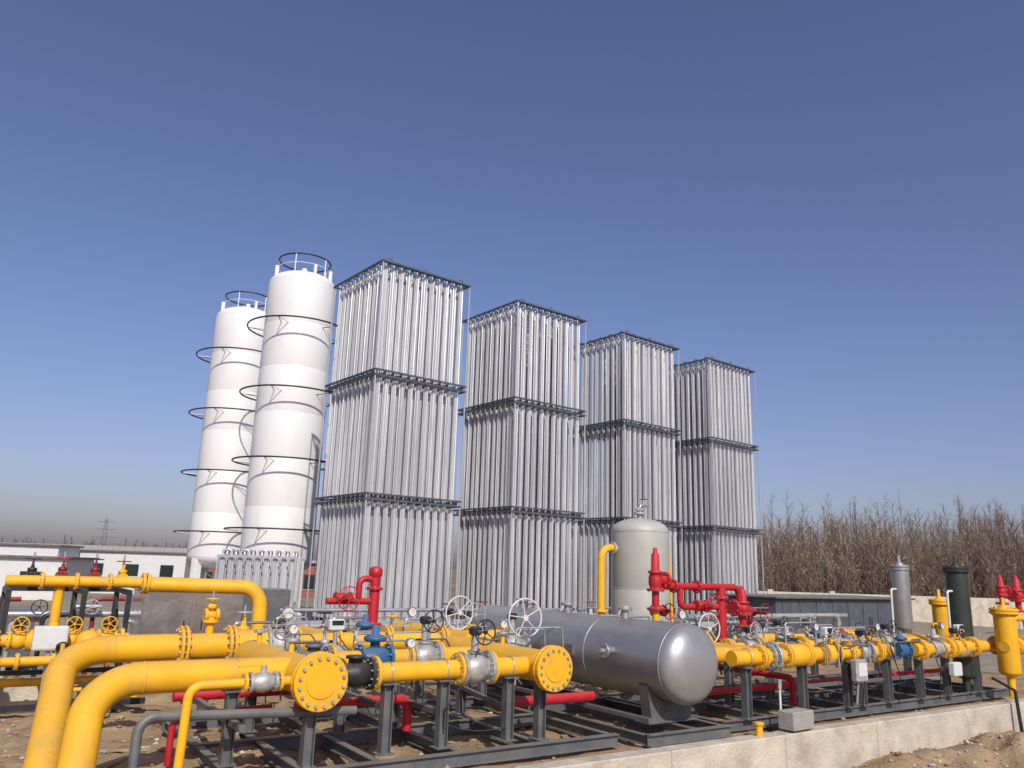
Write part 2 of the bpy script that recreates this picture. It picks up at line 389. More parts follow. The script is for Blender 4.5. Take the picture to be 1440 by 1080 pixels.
# ------------------------------------------------------------------ storage tanks
def lng_tank(loc):
    mb=MB(); r=1.46; zb,zt=2.35,14.05
    prof=[(0,zb-.66)]
    for k in range(1,9):
        a=math.pi/2*k/8; prof.append((r*math.sin(a),zb-.66*math.cos(a)))
    prof+= [(r,zb+.02)]
    mb.lathe((0,0,0),ZX,prof,WHT,56)
    segs=[zb+.02]+[zb+ (zt-zb)*k/6 for k in range(1,6)]+[zt]
    for a,b in zip(segs[:-1],segs[1:]):
        mb.lathe((0,0,0),ZX,[(r-.005,a),(r,a+.02),(r,b-.02),(r-.005,b)],WHT,56)
    prof=[(r,zt)]
    for k in range(1,9):
        a=math.pi/2*k/8; prof.append((r*math.cos(a),zt+.62*math.sin(a)))
    mb.lathe((0,0,0),ZX,prof,WHT,56)
    for z in (3.4,6.2,9.1,12.05):
        mb.torus((0,0,z),ZX,2.15,.036,BLK,64,6)
        for k in range(5):
            a=2*math.pi*k/5+.55; d=Vector((math.cos(a),math.sin(a),0)); t=Vector((-d.y,d.x,0))
            for sg in (-.16,.16): mb.cyl(d*1.44+t*sg+ZX*(z-.06),d*2.13+ZX*z,.018,BLK if sg<0 else WHT,6)
    mb.torus((0,0,15.25),ZX,1.12,.035,BLK,40,6); mb.torus((0,0,14.85),ZX,1.12,.014,WHT,40,6)
    for k in range(5):
        a=2*math.pi*k/5+.6; d=Vector((math.cos(a),math.sin(a),0))
        mb.cyl(d*1.12+ZX*14.3,d*1.12+ZX*15.25,.025,WHT,6)
    for a in (3.5,5.9,5.1):
        d=Vector((math.cos(a),math.sin(a),0)); mb.box(d*1.24+ZX*14.55,(.14,.10,.5),WHT,rz=a)
    mb.cyl((0,0,14.5),(0,0,14.95),.12,WHT)
    for k in range(4):
        a=math.pi/4+math.pi/2*k; d=Vector((math.cos(a),math.sin(a),0))
        mb.box(d*1.25+ZX*1.35,(.34,.34,2.5),WHT,rz=a,bev=.02); mb.box(d*1.28+ZX*.14,(.6,.6,.08),WHT,rz=a)
        d2=Vector((math.cos(a+math.pi/2),math.sin(a+math.pi/2),0))
        mb.bar(d*1.25+ZX*.6,d2*1.25+ZX*1.7,.07,.07,WHT)
    for sg in (-.2,.2): mb.cyl((1.62,sg+.3,1),(1.62,sg+.3,14.4),.022,WHT,6)
    z=1.2
    while z<14.3: mb.cyl((1.62,.1,z),(1.62,.5,z),.014,WHT,6); z+=.3
    for a,rr in ((.6,.04),(1.6,.035)):
        d=Vector((math.cos(a),math.sin(a),0)); mb.tube([d*.6+ZX*1.9,d*1.6+ZX*1.9,d*1.6+ZX*13.7],rr,WHT,bend=.2,seg=8)
    for k in range(5):
        x=-.9+k*.45; mb.tube([(x,-.4,1.8),(x,-1.0,1.1),(x,-2.0,1.0)],.04,PIPG,bend=.1,seg=8); mb.cyl((x,-1.9,1.0),(x,-1.9,.3),.04,PIPG,8)
        wheel(mb,(x,-1.6,1.3),ZX,.22,RED if k%2 else BLK,4)
    mb.box((0,0,.04),(4.4,4.4,.16),CONG,bev=.02)
    mb.build('storage_tank',rz=.25,recentre=False,loc=loc)
lng_tank((-9.45,33,0)); lng_tank((-13.65,38.2,0))

# ------------------------------------------------------------------ foreground pipeline
Z1=.97
mb=MB()
mb.tube([(.84,7.45,-.7),(1.0,7.6,.1),(1.15,8.45,1.0),(3.15,8.5,1.0)],.148,YEL,bend=.5,seg=32,nb=16)
mb.torus((2.9,8.5,1.0),PX,.148,.006,YEL,32,6); mb.torus((1.95,8.49,1.0),PX,.148,.006,YEL,32,6)
mb.cyl((3.11,7.84,Z1),(3.11,10.2,Z1),.195,YEL,36)
mb.torus((3.11,8.04,Z1),QX,.195,.007,YEL,32,6)
flange(mb,(3.11,7.90,Z1),-QX,.28,YEL,.05,16); flange(mb,(3.11,7.83,Z1),-QX,.28,YEL,.06,16,blind=True)
mb.lathe((3.11,10.2,Z1),QX,[(.195,0),(.175,.06),(.1,.1),(0,.12)],YEL,28)
for q in (8.25,9.5):
    mb.cyl((3.25,q,Z1),(3.42,q,Z1),.12,YEL,24); flange(mb,(3.43,q,Z1),PX,.19,STEEL,.04,10)
    mb.cyl((3.86,q,Z1),(4.95,q,Z1),.105,YEL,24); flange(mb,(3.88,q,Z1),PX,.18,YEL,.04,10); flange(mb,(4.93,q,Z1),PX,.18,YEL,.04,10)
    mb.torus((4.35,q,Z1),PX,.105,.005,YEL,24,6)
    mb.cyl((5.36,q,Z1),(5.95,q,Z1),.112,YEL,24); flange(mb,(5.38,q,Z1),PX,.19,YEL,.04,10)
mb.cyl((6.05,7.88,Z1),(6.05,10.3,Z1),.19,YEL,36); mb.torus((6.05,8.08,Z1),QX,.19,.007,YEL,32,6)
flange(mb,(6.05,7.94,Z1),-QX,.265,YEL,.05,16); flange(mb,(6.05,7.87,Z1),-QX,.265,YEL,.055,16,blind=True)
mb.lathe((6.05,10.3,Z1),QX,[(.19,0),(.17,.06),(.1,.1),(0,.12)],YEL,28)
for p,q in ((3.11,9.9),(3.11,8.75),(6.05,9.0)):
    mb.cyl((p,q,Z1+.15),(p,q,Z1+.32),.03,YEL,12); flange(mb,(p,q,Z1+.32),ZX,.07,CAST,.03,6)
mb.build('gas_header_pipeline')
mb=MB()
mb.tube([(.76,8.8,-.7),(.9,9.0,.0),(1.15,10.9,1.03),(2.42,10.95,1.03)],.16,YEL,bend=.6,seg=32,nb=16)
fpair(mb,(2.46,10.95,1.03),PX,.26,YEL,14)
mb.cyl((2.5,10.95,1.03),(3.15,10.95,1.03),.16,YEL,28); fpair(mb,(3.05,10.95,1.03),PX,.26,YEL,14)
mb.cyl((3.1,10.95,1.03),(3.5,10.95,1.03),.2,YEL,28)
mb.cyl((3.9,10.95,1.03),(7.6,10.95,1.03),.14,YEL,28)
for p in (3.92,4.5,5.3,6.2,6.75,7.4): fpair(mb,(p,10.95,1.03),PX,.23,YEL,12)
mb.cyl((6.45,10.4,1.03),(6.45,13,1.03),.16,YEL,28); mb.cyl((4.5,10.95,1.03),(4.5,13.5,1.03),.14,YEL,24)
mb.cyl((2.78,10.95,1.15),(2.78,10.95,1.42),.05,YEL,14); flange(mb,(2.78,10.95,1.34),ZX,.1,YEL,.035,8)
mb.build('inlet_gas_pipeline')
def check_valve(name,c,axis,r,L,m):
    mb=MB();c=Vector(c);a=AX[axis]
    for sg in(-1,1): flange(mb,c+a*sg*(L/2-.02),a,r*1.6,m,.04,10)
    mb.lathe(c-a*L/2,a,[(r,0),(r*1.1,L*.3),(r*1.3,L*.45),(r*1.3,L*.65),(r*1.1,L*.8),(r,L)],m,20)
    mb.lathe(c,ZX,[(r*.7,0),(r*.7,r*1.5),(r*1.0,r*1.52),(r*1.0,r*1.8),(0,r*1.85)],m,16)
    mb.build(name)
check_valve('check_valve',(3.65,8.25,Z1),'p',.105,.38,BLK)
check_valve('check_valve',(3.65,9.5,Z1),'p',.105,.38,STEEL)
ball_valve('ball_valve',(5.155,8.25,Z1),'p',.11,.40,CAST,BLK,.28,up=.42,off=.22)
ball_valve('ball_valve',(5.155,9.5,Z1),'p',.11,.40,CAST,BLK,.28,up=.46,off=.22)
ball_valve('ball_valve',(3.70,10.95,1.03),'p',.15,.40,CAST,CAST,.30,up=.28,off=.3)
mb=MB()
mb.cyl((2.95,7.95,.98),(2.72,7.95,.98),.045,YEL,14); mb.tube([(2.42,7.95,.98),(1.9,7.95,.98),(1.86,7.92,-.2)],.042,YEL,bend=.12,seg=16)
flange(mb,(2.74,7.95,.98),PX,.09,YEL,.03,6); flange(mb,(2.40,7.95,.98),PX,.09,YEL,.03,6)
mb.build('yellow_bypass_pipe')
mb=MB(); c=Vector((2.57,7.95,.98))
flange(mb,c-PX*.12,PX,.095,CAST,.03,6);flange(mb,c+PX*.12,PX,.095,CAST,.03,6)
mb.lathe(c-PX*.12,PX,[(.05,0),(.085,.06),(.1,.12),(.085,.18),(.05,.24)],CAST,16); mb.cyl(c,c+ZX*.15,.03,CAST); mb.bar(c+ZX*.15,c+ZX*.15-PX*.25-QX*.05,.03,.012,YEL)
mb.build('small_ball_valve')
mb=MB(); mb.tube([(1.5,7.9,-.5),(1.52,8.05,.72),(3.6,8.05,.64)],.045,STEEL,bend=.15,seg=14); mb.build('grey_drain_pipe')
mb=MB(); mb.tube([(2.0,8.9,.1),(2.0,8.9,.55),(2.9,8.9,.58),(3.0,8.9,.58)],.035,RED,bend=.12,seg=12)
mb.tube([(3.3,9.0,.56),(4.7,9.0,.56),(4.7,9.0,.2)],.055,RED,bend=.15); mb.tube([(2.2,9.9,.6),(3.6,9.9,.6)],.06,RED)
mb.tube([(6.2,9.0,.42),(7.4,9.0,.42),(7.6,9.0,.42)],.065,RED); flange(mb,(6.6,9.0,.42),PX,.11,RED,.03,8)
mb.build('red_drain_pipe')

def regulator(name,c,m=BLU,s=1.0,body=CAST):
    mb=MB();c=Vector(c)
    for sg in(-1,1): flange(mb,c+PX*sg*.19*s,PX,.18*s,body,.04,8)
    mb.lathe(c-PX*.2*s,PX,[(.1*s,0),(.14*s,.12*s),(.15*s,.28*s),(.1*s,.4*s)],body,18)
    mb.lathe(c,ZX,[(.06*s,.1*s),(.06*s,.2*s),(.13*s,.21*s),(.145*s,.23*s),(.145*s,.26*s),(.11*s,.28*s),(.05*s,.30*s),(.045*s,.4*s),(0,.4*s)],m,20)
    mb.tube([c+Vector((-.3*s,0,.1)),c+Vector((-.3*s,-.05,.3*s)),c+Vector((-.1*s,-.05,.3*s))],.008,INOX,seg=6,bend=.03)
    mb.build(name)
regulator('pressure_regulator',(4.45,9.5,Z1),BLU,1.0,BLU)
regulator('pressure_regulator',(4.95,10.95,1.05),BLU,.9)
regulator('pressure_regulator',(12.75,8.95,.97),BLU,.9); regulator('pressure_regulator',(13.6,7.9,.97),BLU,.8,BLU)
regulator('pressure_regulator',(14.6,7.85,.97),CAST,.85,CAST); regulator('pressure_regulator',(11.9,8.95,.97),CAST,.85,STEEL); regulator('pressure_regulator',(13.5,8.95,.97),DRED,.8,CAST)

ball_valve('ball_valve',(6.55,11.3,1.0),'q',.13,.4,CAST,DIAL,.50,up=.43,off=.32)
ball_valve('ball_valve',(7.12,10.35,.95),'p',.14,.42,CAST,DIAL,.56,up=.46,off=.35)
ball_valve('ball_valve',(9.5,12.2,.95),'p',.12,.4,CAST,DIAL,.40,up=.36,off=.25)
ball_valve('ball_valve',(10.95,12.2,.85),'q',.12,.4,CAST,DIAL,.45,up=.4,off=.25)
ball_valve('ball_valve',(10.05,9.3,.95),'p',.12,.4,CAST,DIAL,.46,up=.34,off=.28)
ball_valve('ball_valve',(7.7,12.6,.95),'p',.12,.4,CAST,CAST,.40,up=.36,off=.25)
gate_valve('gate_valve',(3.4,11.6,1.05),'q',.07,.26,YEL,CAST,.22,ht=.36)
gate_valve('gate_valve',(2.78,10.95,1.42),'p',.045,.18,YEL,YEL,.16,ht=.2)
gate_valve('gate_valve',(4.9,12.4,.9),'q',.08,.28,CAST,BLK,.24,ht=.45)
gate_valve('gate_valve',(5.9,12.0,.9),'q',.07,.28,CAST,YEL,.22,ht=.42)
gate_valve('gate_valve',(4.1,10.3,1.0),'q',.05,.2,CAST,DRED,.16,ht=.3)
gate_valve('gate_valve',(5.6,10.2,1.0),'q',.05,.2,CAST,CAST,.16,ht=.3)
for c,s_,D in (((3.95,11.4,1.15),.18,.17),((5.7,10.95,1.18),.2,.14),((4.3,8.25,1.07),.15,.11),((9.3,8.9,1.2),.25,.14),((11.3,7.95,1.1),.22,.12),((13.0,7.95,1.1),.2,.12),((6.05,9.0,1.3),.05,.11),((3.11,8.75,1.3),.05,.11),((14.9,7.85,1.1),.2,.12)): gauge('pressure_gauge',c,s_,D)
def flowcomp(p,q,z,name='flow_meter'):
    mb=MB(); mb.cyl((p,q,z),(p,q,z+.2),.03,PIPG); mb.box((p,q,z+.28),(.22,.12,.15),WBX,bev=.02); mb.box((p,q-.063,z+.31),(.16,.006,.06),GLS)
    mb.lathe((p-.15,q,z-.1),PX,[(.1,0),(.13,.02),(.13,.28),(.1,.3)],CAST,18); mb.build(name)
flowcomp(4.2,10.2,1.05); flowcomp(11.6,7.95,1.02); flowcomp(15.5,7.85,1.02)

# ------------------------------------------------------------------ skid frames
def skid(p0,p1,q0,q1,cross):
    mb=MB()
    for q in (q0,(q0+q1)/2,q1):
        mb.ibeam((p0,q,.07),(p1,q,.07),.10,.14,STEEL)
    for p in cross:
        mb.ibeam((p,q0+.06,.065),(p,(q0+q1)/2-.06,.065),.09,.12,STEEL); mb.ibeam((p,(q0+q1)/2+.06,.065),(p,q1-.06,.065),.09,.12,STEEL)
    return mb
mb=skid(2.4,7.15,7.98,11.2,(2.45,3.1,3.9,4.9,6.0,7.1))
for p,q,z in ((3.11,8.05,.77),(3.11,10.0,.77),(4.05,8.25,.86),(4.75,8.25,.86),(4.05,9.5,.86),(4.75,9.5,.86),(5.65,8.25,.855),(6.05,8.15,.77),(6.05,10.0,.77),(2.8,10.95,.86),(4.2,10.95,.88),(5.9,10.95,.88),(7.0,10.95,.88),(2.45,8.5,.84)): post(mb,p,q,z)
for p,q,r_,zz in ((4.05,8.25,.105,Z1),(4.75,8.25,.105,Z1),(5.65,8.25,.112,Z1),(2.45,8.5,.148,1.0)): ubolt(mb,p,q,zz,r_)
mb.bar((4.05,8.25,.6),(4.05,9.5,.6),.06,.06,STEEL); mb.bar((4.75,8.25,.5),(4.75,9.5,.5),.06,.06,STEEL)
mb.bar((2.45,8.05,.55),(2.45,10.9,.55),.06,.06,STEEL); mb.bar((5.65,8.3,.5),(6.0,9.9,.5),.05,.05,STEEL)
mb.build('steel_skid_frame')
mb=skid(9.1,17.4,7.98,10.6,(9.15,10.2,11.3,12.4,13.5,14.6,15.7,16.8,17.35))
for p in (9.6,10.9,12.05,12.45,13.2,14.2,15.1,16.2): post(mb,p,7.95,.84); ubolt(mb,p,7.93,.97,.12)
for p in (10.4,11.4,12.3,13.6,14.6,15.6): post(mb,p,8.95,.84)
for p in (10.4,12.3,14.4): post(mb,p,10.2,.84)
for q,z in ((8.0,.5),(8.95,.45)): mb.bar((10.9,q,z),(15.1,q,z),.05,.05,STEEL)
mb.build('steel_skid_frame')
mb=skid(7.45,9.0,7.75,12.9,(7.5,8.4,8.95)); mb.bar((7.5,7.75,.3),(7.5,12.9,.3),.05,.05,STEEL); mb.build('steel_skid_frame')

# ------------------------------------------------------------------ horizontal silver vessel
mb=MB(); R=.53; q0,q1=7.95,12.9; P=8.4; Zc=.93
prof=[]
for k in range(0,11):
    a=math.pi/2*k/10; prof.append((R*math.sin(a),-.28*math.cos(a)))
L_=q1-q0; segs=[0,.04,.05,1.6,1.61,3.3,3.31,L_-.04,L_]
for t in segs[1:]: prof.append((R-(.003 if t in(.05,1.61,3.31) else 0),t))
for k in range(1,11):
    a=math.pi/2*k/10; prof.append((R*math.cos(a),L_+.28*math.sin(a)))
mb.lathe((P,q0,Zc),QX,prof,SILP,56)
for q in (q0+.03,q0+1.6,q0+3.3): mb.torus((P,q,Zc),QX,R-.003,.011,SILP,56,6)
for q in (8.35,11.9):
    vs=[];n_=14
    for dq in (-.09,.09):
        for i in range(n_+1):
            a=math.pi*(1.18+.64*i/n_); vs.append((P+(R+.004)*math.cos(a),q+dq,Zc+(R+.004)*math.sin(a)))
        for i in range(n_+1):
            a=math.pi*(1.18+.64*i/n_); vs.append((P+(R+.004)*math.cos(a)*.82,q+dq,.15))
    m_=n_+1; fs=[]
    for i in range(n_):
        fs+= [(i,i+1,m_+i+1,m_+i),(2*m_+i,3*m_+i,3*m_+i+1,2*m_+i+1),(i,2*m_+i,2*m_+i+1,i+1)]
    fs+= [(0,m_,3*m_,2*m_),(n_,2*m_+n_,3*m_+n_,m_+n_)]
    mb.add(vs,fs,STEEL); mb.box((P,q,.155),(.95,.28,.02),STEEL)
mb.cyl((P-R+.03,8.9,Zc+.1),(P-R-.12,8.9,Zc+.1),.05,SILP); flange(mb,(P-R-.13,8.9,Zc+.1),PX,.1,SILP,.04,8)
mb.cyl((P-R-.13,8.9,Zc+.1),(P-R-.22,8.9,Zc+.1),.03,PIPG); mb.box((P-R-.008,9.9,Zc+.02),(.02,.24,.16),INOX)
mb.cyl((P+R-.1,8.4,Zc+.03),(P+R+.12,8.4,Zc+.03),.12,SILP); fpair(mb,(P+R+.13,8.4,Zc+.03),PX,.21,CAST,10)
for q in (9.2,10.6,11.9): mb.cyl((P,q,Zc+R-.03),(P,q,Zc+R+.12),.06,SILP); flange(mb,(P,q,Zc+R+.13),ZX,.11,SILP,.04,8)
mb.build('horizontal_buffer_vessel')

# ------------------------------------------------------------------ vertical beige vessel
mb=MB(); r=.61; P,Q=11.9,12.55
prof=[(0,.55)]
for k in range(1,7): a=math.pi/2*k/6; prof.append((r*math.sin(a),.75-.2*math.cos(a)))
prof+=[(r,1.8),(r-.004,1.81),(r,1.82),(r,3.0)]
for k in range(1,9): a=math.pi/2*k/8; prof.append((r*math.cos(a),3.0+.28*math.sin(a)))
mb.lathe((P,Q,0),ZX,prof,BEI,48)
for z in (1.81,2.98): mb.torus((P,Q,z),ZX,r-.002,.009,BEI,48,6)
for k in range(3):
    a=k*2.1+.4; mb.box((P+.48*math.cos(a),Q+.48*math.sin(a),.35),(.14,.14,.75),BEI,rz=a)
mb.cyl((P,Q,3.2),(P,Q,3.38),.06,CAST); flange(mb,(P,Q,3.38),ZX,.12,CAST,.04,8)
mb.tube([(P,Q,3.38),(P,Q,3.56),(P+.22,Q,3.56)],.035,PIPG,seg=10,bend=.06); mb.lathe((P-.12,Q,3.46),PX,[(.03,0),(.05,.05),(.05,.12),(.03,.2)],CAST,10); mb.cyl((P+.1,Q,3.5),(P+.1,Q,3.68),.02,CAST); mb.bar((P+.0,Q,3.68),(P+.22,Q,3.7),.02,.02,BLK)
mb.cyl((P-r+.02,Q+.1,2.62),(P-r-.1,Q+.1,2.62),.07,YEL); flange(mb,(P-r-.08,Q+.1,2.62),PX,.13,BEI,.04,8)
mb.box((P-.1,Q-r-.01,1.9),(.22,.012,.16),INOX)
mb.build('vertical_separator_vessel')
mb=MB(); mb.tube([(P-r-.1,Q+.1,2.62),(P-1.0,Q+.1,2.62),(P-1.0,Q+.1,.6)],.078,YEL,bend=.22); flange(mb,(P-1.0,Q+.1,1.35),ZX,.13,YEL,.04,8)
mb.build('yellow_riser_pipe')
mb=MB(); mb.tube([(P+.55,Q,2.7),(P+.85,Q,2.7),(P+.95,Q,.6)],.03,YEL,bend=.1,seg=10); mb.build('yellow_vent_pipe')

# ------------------------------------------------------------------ red relief lines
mb=MB()
mb.tube([(5.55,12,.55),(5.55,12,1.95)],.085,RED,seg=18); flange(mb,(5.55,12,1.2),ZX,.14,RED,.04,8); flange(mb,(5.55,12,1.75),ZX,.13,RED,.04,8)
mb.tube([(5.55,12,1.55),(4.75,12,1.55)],.05,RED)
mb.lathe((5.55,12,1.93),ZX,[(.09,0),(.11,.04),(.11,.12),(.07,.16),(.0,.17)],RED,16)
mb.tube([(5.5,12,1.9),(5.28,12,1.9),(5.28,12,1.6)],.05,RED,bend=.1)
mb.build('red_relief_pipe')
def red_wheel_valve(c,wd=.3,s=1,name='red_gate_valve'):
    mb=MB();c=Vector(c)
    flange(mb,c-PX*.12,PX,.1,RED,.03,8);flange(mb,c+PX*.12,PX,.1,RED,.03,8); mb.lathe(c-PX*.12,PX,[(.06,0),(.09,.12),(.06,.24)],RED,14)
    mb.cyl(c,c-QX*.25,.035,RED); wheel(mb,c-QX*.25,QX,wd,RED); mb.build(name)
red_wheel_valve((5.02,12,1.6),.36)
relief_valve('safety_relief_valve',(9.34,9.5,1.55),RED,.98,.075)
mb=MB()
mb.cyl((9.34,9.5,.95),(9.34,9.5,1.2),.055,CAST); mb.cyl((9.34,9.5,1.2),(9.34,9.5,1.55),.06,YEL); flange(mb,(9.34,9.5,1.22),ZX,.12,CAST,.04,8); flange(mb,(9.34,9.5,1.0),ZX,.12,YEL,.04,8); mb.build('yellow_relief_stub')
mb=MB()
mb.tube([(9.5,9.5,1.93),(11.35,9.5,1.93),(11.42,9.5,1.4)],.058,RED,bend=.15)
mb.tube([(10.9,9.5,1.93),(10.9,9.5,.7)],.085,RED); flange(mb,(10.9,9.5,1.75),ZX,.13,RED,.04,8); flange(mb,(10.9,9.5,1.05),ZX,.13,RED,.04,8)
for p in (9.75,10.3): flange(mb,(p,9.5,1.93),PX,.11,RED,.035,8)
mb.tube([(9.9,9.5,1.93),(9.9,9.5,1.6),(10.6,9.5,1.6),(10.85,9.5,1.6)],.05,RED,bend=.1)
mb.build('red_relief_pipe')
relief_valve('safety_relief_valve',(11.45,9.5,1.25),RED,.7,.08,-1)
red_wheel_valve((10.35,9.45,1.62),.34); red_wheel_valve((10.1,10.2,1.5),.26)
mb=MB(); wheel(mb,(11.95,9.4,1.5),QX,.32,DRED); mb.cyl((11.95,9.4,1.5),(11.95,9.75,1.5),.03,DRED); mb.lathe((11.8,9.75,1.5),PX,[(.06,0),(.1,.15),(.06,.3)],DRED,14); mb.cyl((11.95,9.75,1.5),(11.95,9.75,.9),.05,DRED); mb.build('dark_red_valve')
mb=MB(); mb.cyl((11.45,9.5,.95),(11.45,9.5,1.28),.06,CAST); flange(mb,(11.45,9.5,1.12),ZX,.12,CAST,.04,8); mb.build('steel_stub_pipe')

# ------------------------------------------------------------------ right-hand metering skid
mb=MB(); zr=.97
mb.cyl((9.08,8.4,zr),(9.5,8.4,zr),.12,YEL,24)
mb.tube([(9.45,8.4,zr),(9.75,8.4,zr),(9.75,7.95,zr),(10.1,7.95,zr)],.12,YEL,bend=.2,seg=24)
mb.cyl((9.3,7.95,zr),(13.3,7.95,zr),.108,YEL,24)
for p in (9.9,10.5,11.0,12.1,12.9): fpair(mb,(p,7.95,zr),PX,.18,YEL,10)
mb.lathe((10.5,7.95,zr),PX,[(.108,0),(.165,.08),(.165,.42),(.108,.5)],YEL,24)
mb.cyl((13.9,7.85,zr),(17.6,7.85,zr),.11,YEL,24)
for p in (14.1,15.0,15.9,16.9): fpair(mb,(p,7.85,zr),PX,.18,YEL,10)
mb.cyl((10.2,8.95,zr),(16,8.95,zr),.10,YEL,24)
for p in (10.4,11.2,12.3,14.2,15.4): fpair(mb,(p,8.95,zr),PX,.17,YEL,10)
mb.cyl((9.6,10.2,zr),(16,10.2,zr),.10,YEL,20)
for p in (10.0,11.2,12.3,14.2,15.4): fpair(mb,(p,10.2,zr),PX,.17,YEL,10)
mb.cyl((9.9,7.95,zr),(9.9,10.4,zr),.14,YEL,24); mb.cyl((16.0,7.85,zr),(16.0,10.4,zr),.14,YEL,24)
mb.build('metering_gas_pipeline')
for p,q,wm,wd in ((11.6,7.95,CAST,.2),(12.5,7.95,BLK,.22),(10.9,8.95,CAST,.24),(13.3,10.2,BLK,.24),(14.9,8.95,BLK,.24),(15.3,7.85,BLK,.2),(11.7,10.2,CAST,.26),(12.4,10.2,DRED,.22),(14.2,10.2,CAST,.22)):
    ball_valve('ball_valve',(p,q,zr),'p',.10,.34,CAST if wd>.2 else YEL,wm,wd,up=.3,off=.16)
fo=MB(); flange(fo,(10.2,7.95,zr),PX,.21,CAST,.06,12); flange(fo,(10.1,7.95,zr),PX,.19,CAST,.03,12); fo.build('orifice_flange')
mb=MB(); mb.box((12.05,7.72,.72),(.30,.12,.34),CAST,bev=.02); mb.box((12.05,7.655,.74),(.22,.008,.2),WBX); mb.tube([(12.05,7.75,.55),(12.05,7.8,.2)],.02,PIPG,seg=8); mb.build('instrument_box')
mb=MB(); mb.box((15.0,7.72,.62),(.28,.12,.24),WBX,bev=.02); mb.build('instrument_box')
mb=MB(); mb.tube([(9.0,8.6,.42),(13.5,8.6,.42)],.05,RED); mb.tube([(13.6,8.3,.5),(17,8.3,.5),(17,8.3,.2)],.05,RED); mb.tube([(11,10.4,.6),(11,8.2,.6),(11,8.2,.2)],.05,RED,bend=.1); mb.build('red_drain_pipe')
mb=MB()
def loops(n,pr,qs,zr_,e,rs):
    for k in range(n):
        p=random.uniform(*pr);q=random.choice(qs);z=random.uniform(*zr_)
        mb.tube([(p,q,e),(p,q,z),(p+random.uniform(.2,.9),q,z),(p+.95,q+.05,e)],random.choice(rs),random.choice([INOX,PIPG,CAST,STEEL]),bend=.05,seg=6,nb=4)
loops(50,(9.5,17),[7.8,8.5,9.1,9.8,10.4,11],(.95,1.4),.8,[.008,.012,.018])
loops(34,(3.2,9),[9.8,10.4,11.6,12.3,13.2],(1.0,1.3),.5,[.01,.014,.022])
loops(22,(9,16),[11.2,12,13.4],(1.0,1.35),.2,[.014,.022,.03])
mb.build('instrument_tubing')
mb=MB()
def cable(pts,r=.009,m=BLK):
    P_=[]
    for a,b in zip(pts[:-1],pts[1:]):
        a=Vector(a);b=Vector(b)
        for k in range(6):
            t=k/6; P_.append(a.lerp(b,t)-ZX*.16*math.sin(math.pi*t)*(b-a).length*.5)
    P_.append(Vector(pts[-1])); mb.tube(P_,r,m,bend=.02,seg=6,nb=2)
cable([(4.2,10.1,1.2),(4.75,9.55,.6),(4.75,8.3,.4),(5.6,8.2,.3)]); cable([(5.15,8.15,1.2),(4.75,8.2,.55),(4.8,8.3,.1)])
for p in (11.6,12.05,13.1,14.4,15.5): cable([(p,7.8,1.1),(p+.25,7.8,.6),(p+.3,7.9,.1)])
cable([(1.2,12.9,.85),(1.7,12.7,.4),(2.4,11.5,.2)]); mb.build('signal_cable')
def filt(name,p,q,z0,z1,r,m,pipe=None,flr=1.35):
    mb=MB(); prof=[(0,z0)]
    for k in range(1,7): a=math.pi/2*k/6; prof.append((r*math.sin(a),z0+r*.5-r*.5*math.cos(a)))
    prof+=[(r,z1-.3*r)]
    mb.lathe((p,q,0),ZX,prof,m,28); flange(mb,(p,q,z1-.3*r),ZX,r*flr,m,.05,12,bolt=m); flange(mb,(p,q,z1-.3*r+.055),ZX,r*flr,m,.045,12,bolt=m,blind=True)
    mb.lathe((p,q,z1-.3*r+.08),ZX,[(r*.5,0),(r*.4,.05),(.03,.07),(.03,.2),(0,.2)],m,16)
    if pipe: mb.tube([(p-r-.02,q,z1-.45),(p-r-.2,q,z1-.45),(p-r-.22,q,zr)],.022,pipe,bend=.06,seg=8)
    mb.cyl((p,q,.1),(p,q,z0+.1),r*.35,m)
    mb.build(name)
filt('silver_filter_vessel',15.85,9.1,1.15,2.42,.17,SILP,WBX,1.12)
filt('green_filter_vessel',16.1,8.1,.35,2.42,.20,GRN,WBX,1.25)
filt('yellow_filter_vessel',16.5,7.48,.45,1.66,.19,YEL,None,1.3)
filt('yellow_filter_vessel',16.9,8.9,.9,1.75,.15,YEL,YEL)
relief_valve('safety_relief_valve',(16.75,7.6,1.75),RED,.55,.06)
relief_valve('safety_relief_valve',(17.4,7.6,1.6),RED,.7,.07,-1)
mb=MB(); mb.tube([(16.35,7.45,1.5),(17.5,7.55,1.5),(17.6,7.55,1.0)],.06,YEL,bend=.15); mb.tube([(16.75,7.6,1.75),(16.75,7.6,1.0)],.05,YEL); mb.cyl((16.3,7.45,1.0),(18.4,7.6,1.0),.1,YEL)
for p in (16.85,17.2,17.8): fpair(mb,(p,7.52,1.0),PX,.17,YEL,10)
mb.build('outlet_gas_pipeline')
mb=MB(); mb.cyl((9.35,7.55,.0),(9.35,7.55,.15),.05,YEL); mb.lathe((9.35,7.55,.15),ZX,[(.07,0),(.07,.03),(0,.04)],YEL,14,False); mb.build('yellow_marker_post')
mb=MB(); mb.cyl((16.2,7.25,-.6),(16.2,7.3,.25),.03,BLK); mb.cyl((16.2,7.3,.25),(16.25,7.7,.42),.025,BLK); mb.build('black_drain_pipe')
mb=MB(); mb.cyl((10.05,7.72,.0),(10.05,7.72,.55),.018,WBX,8); mb.cyl((10.05,7.72,.55),(10.05,7.72,.68),.03,CAST,8); mb.build('small_white_pipe')

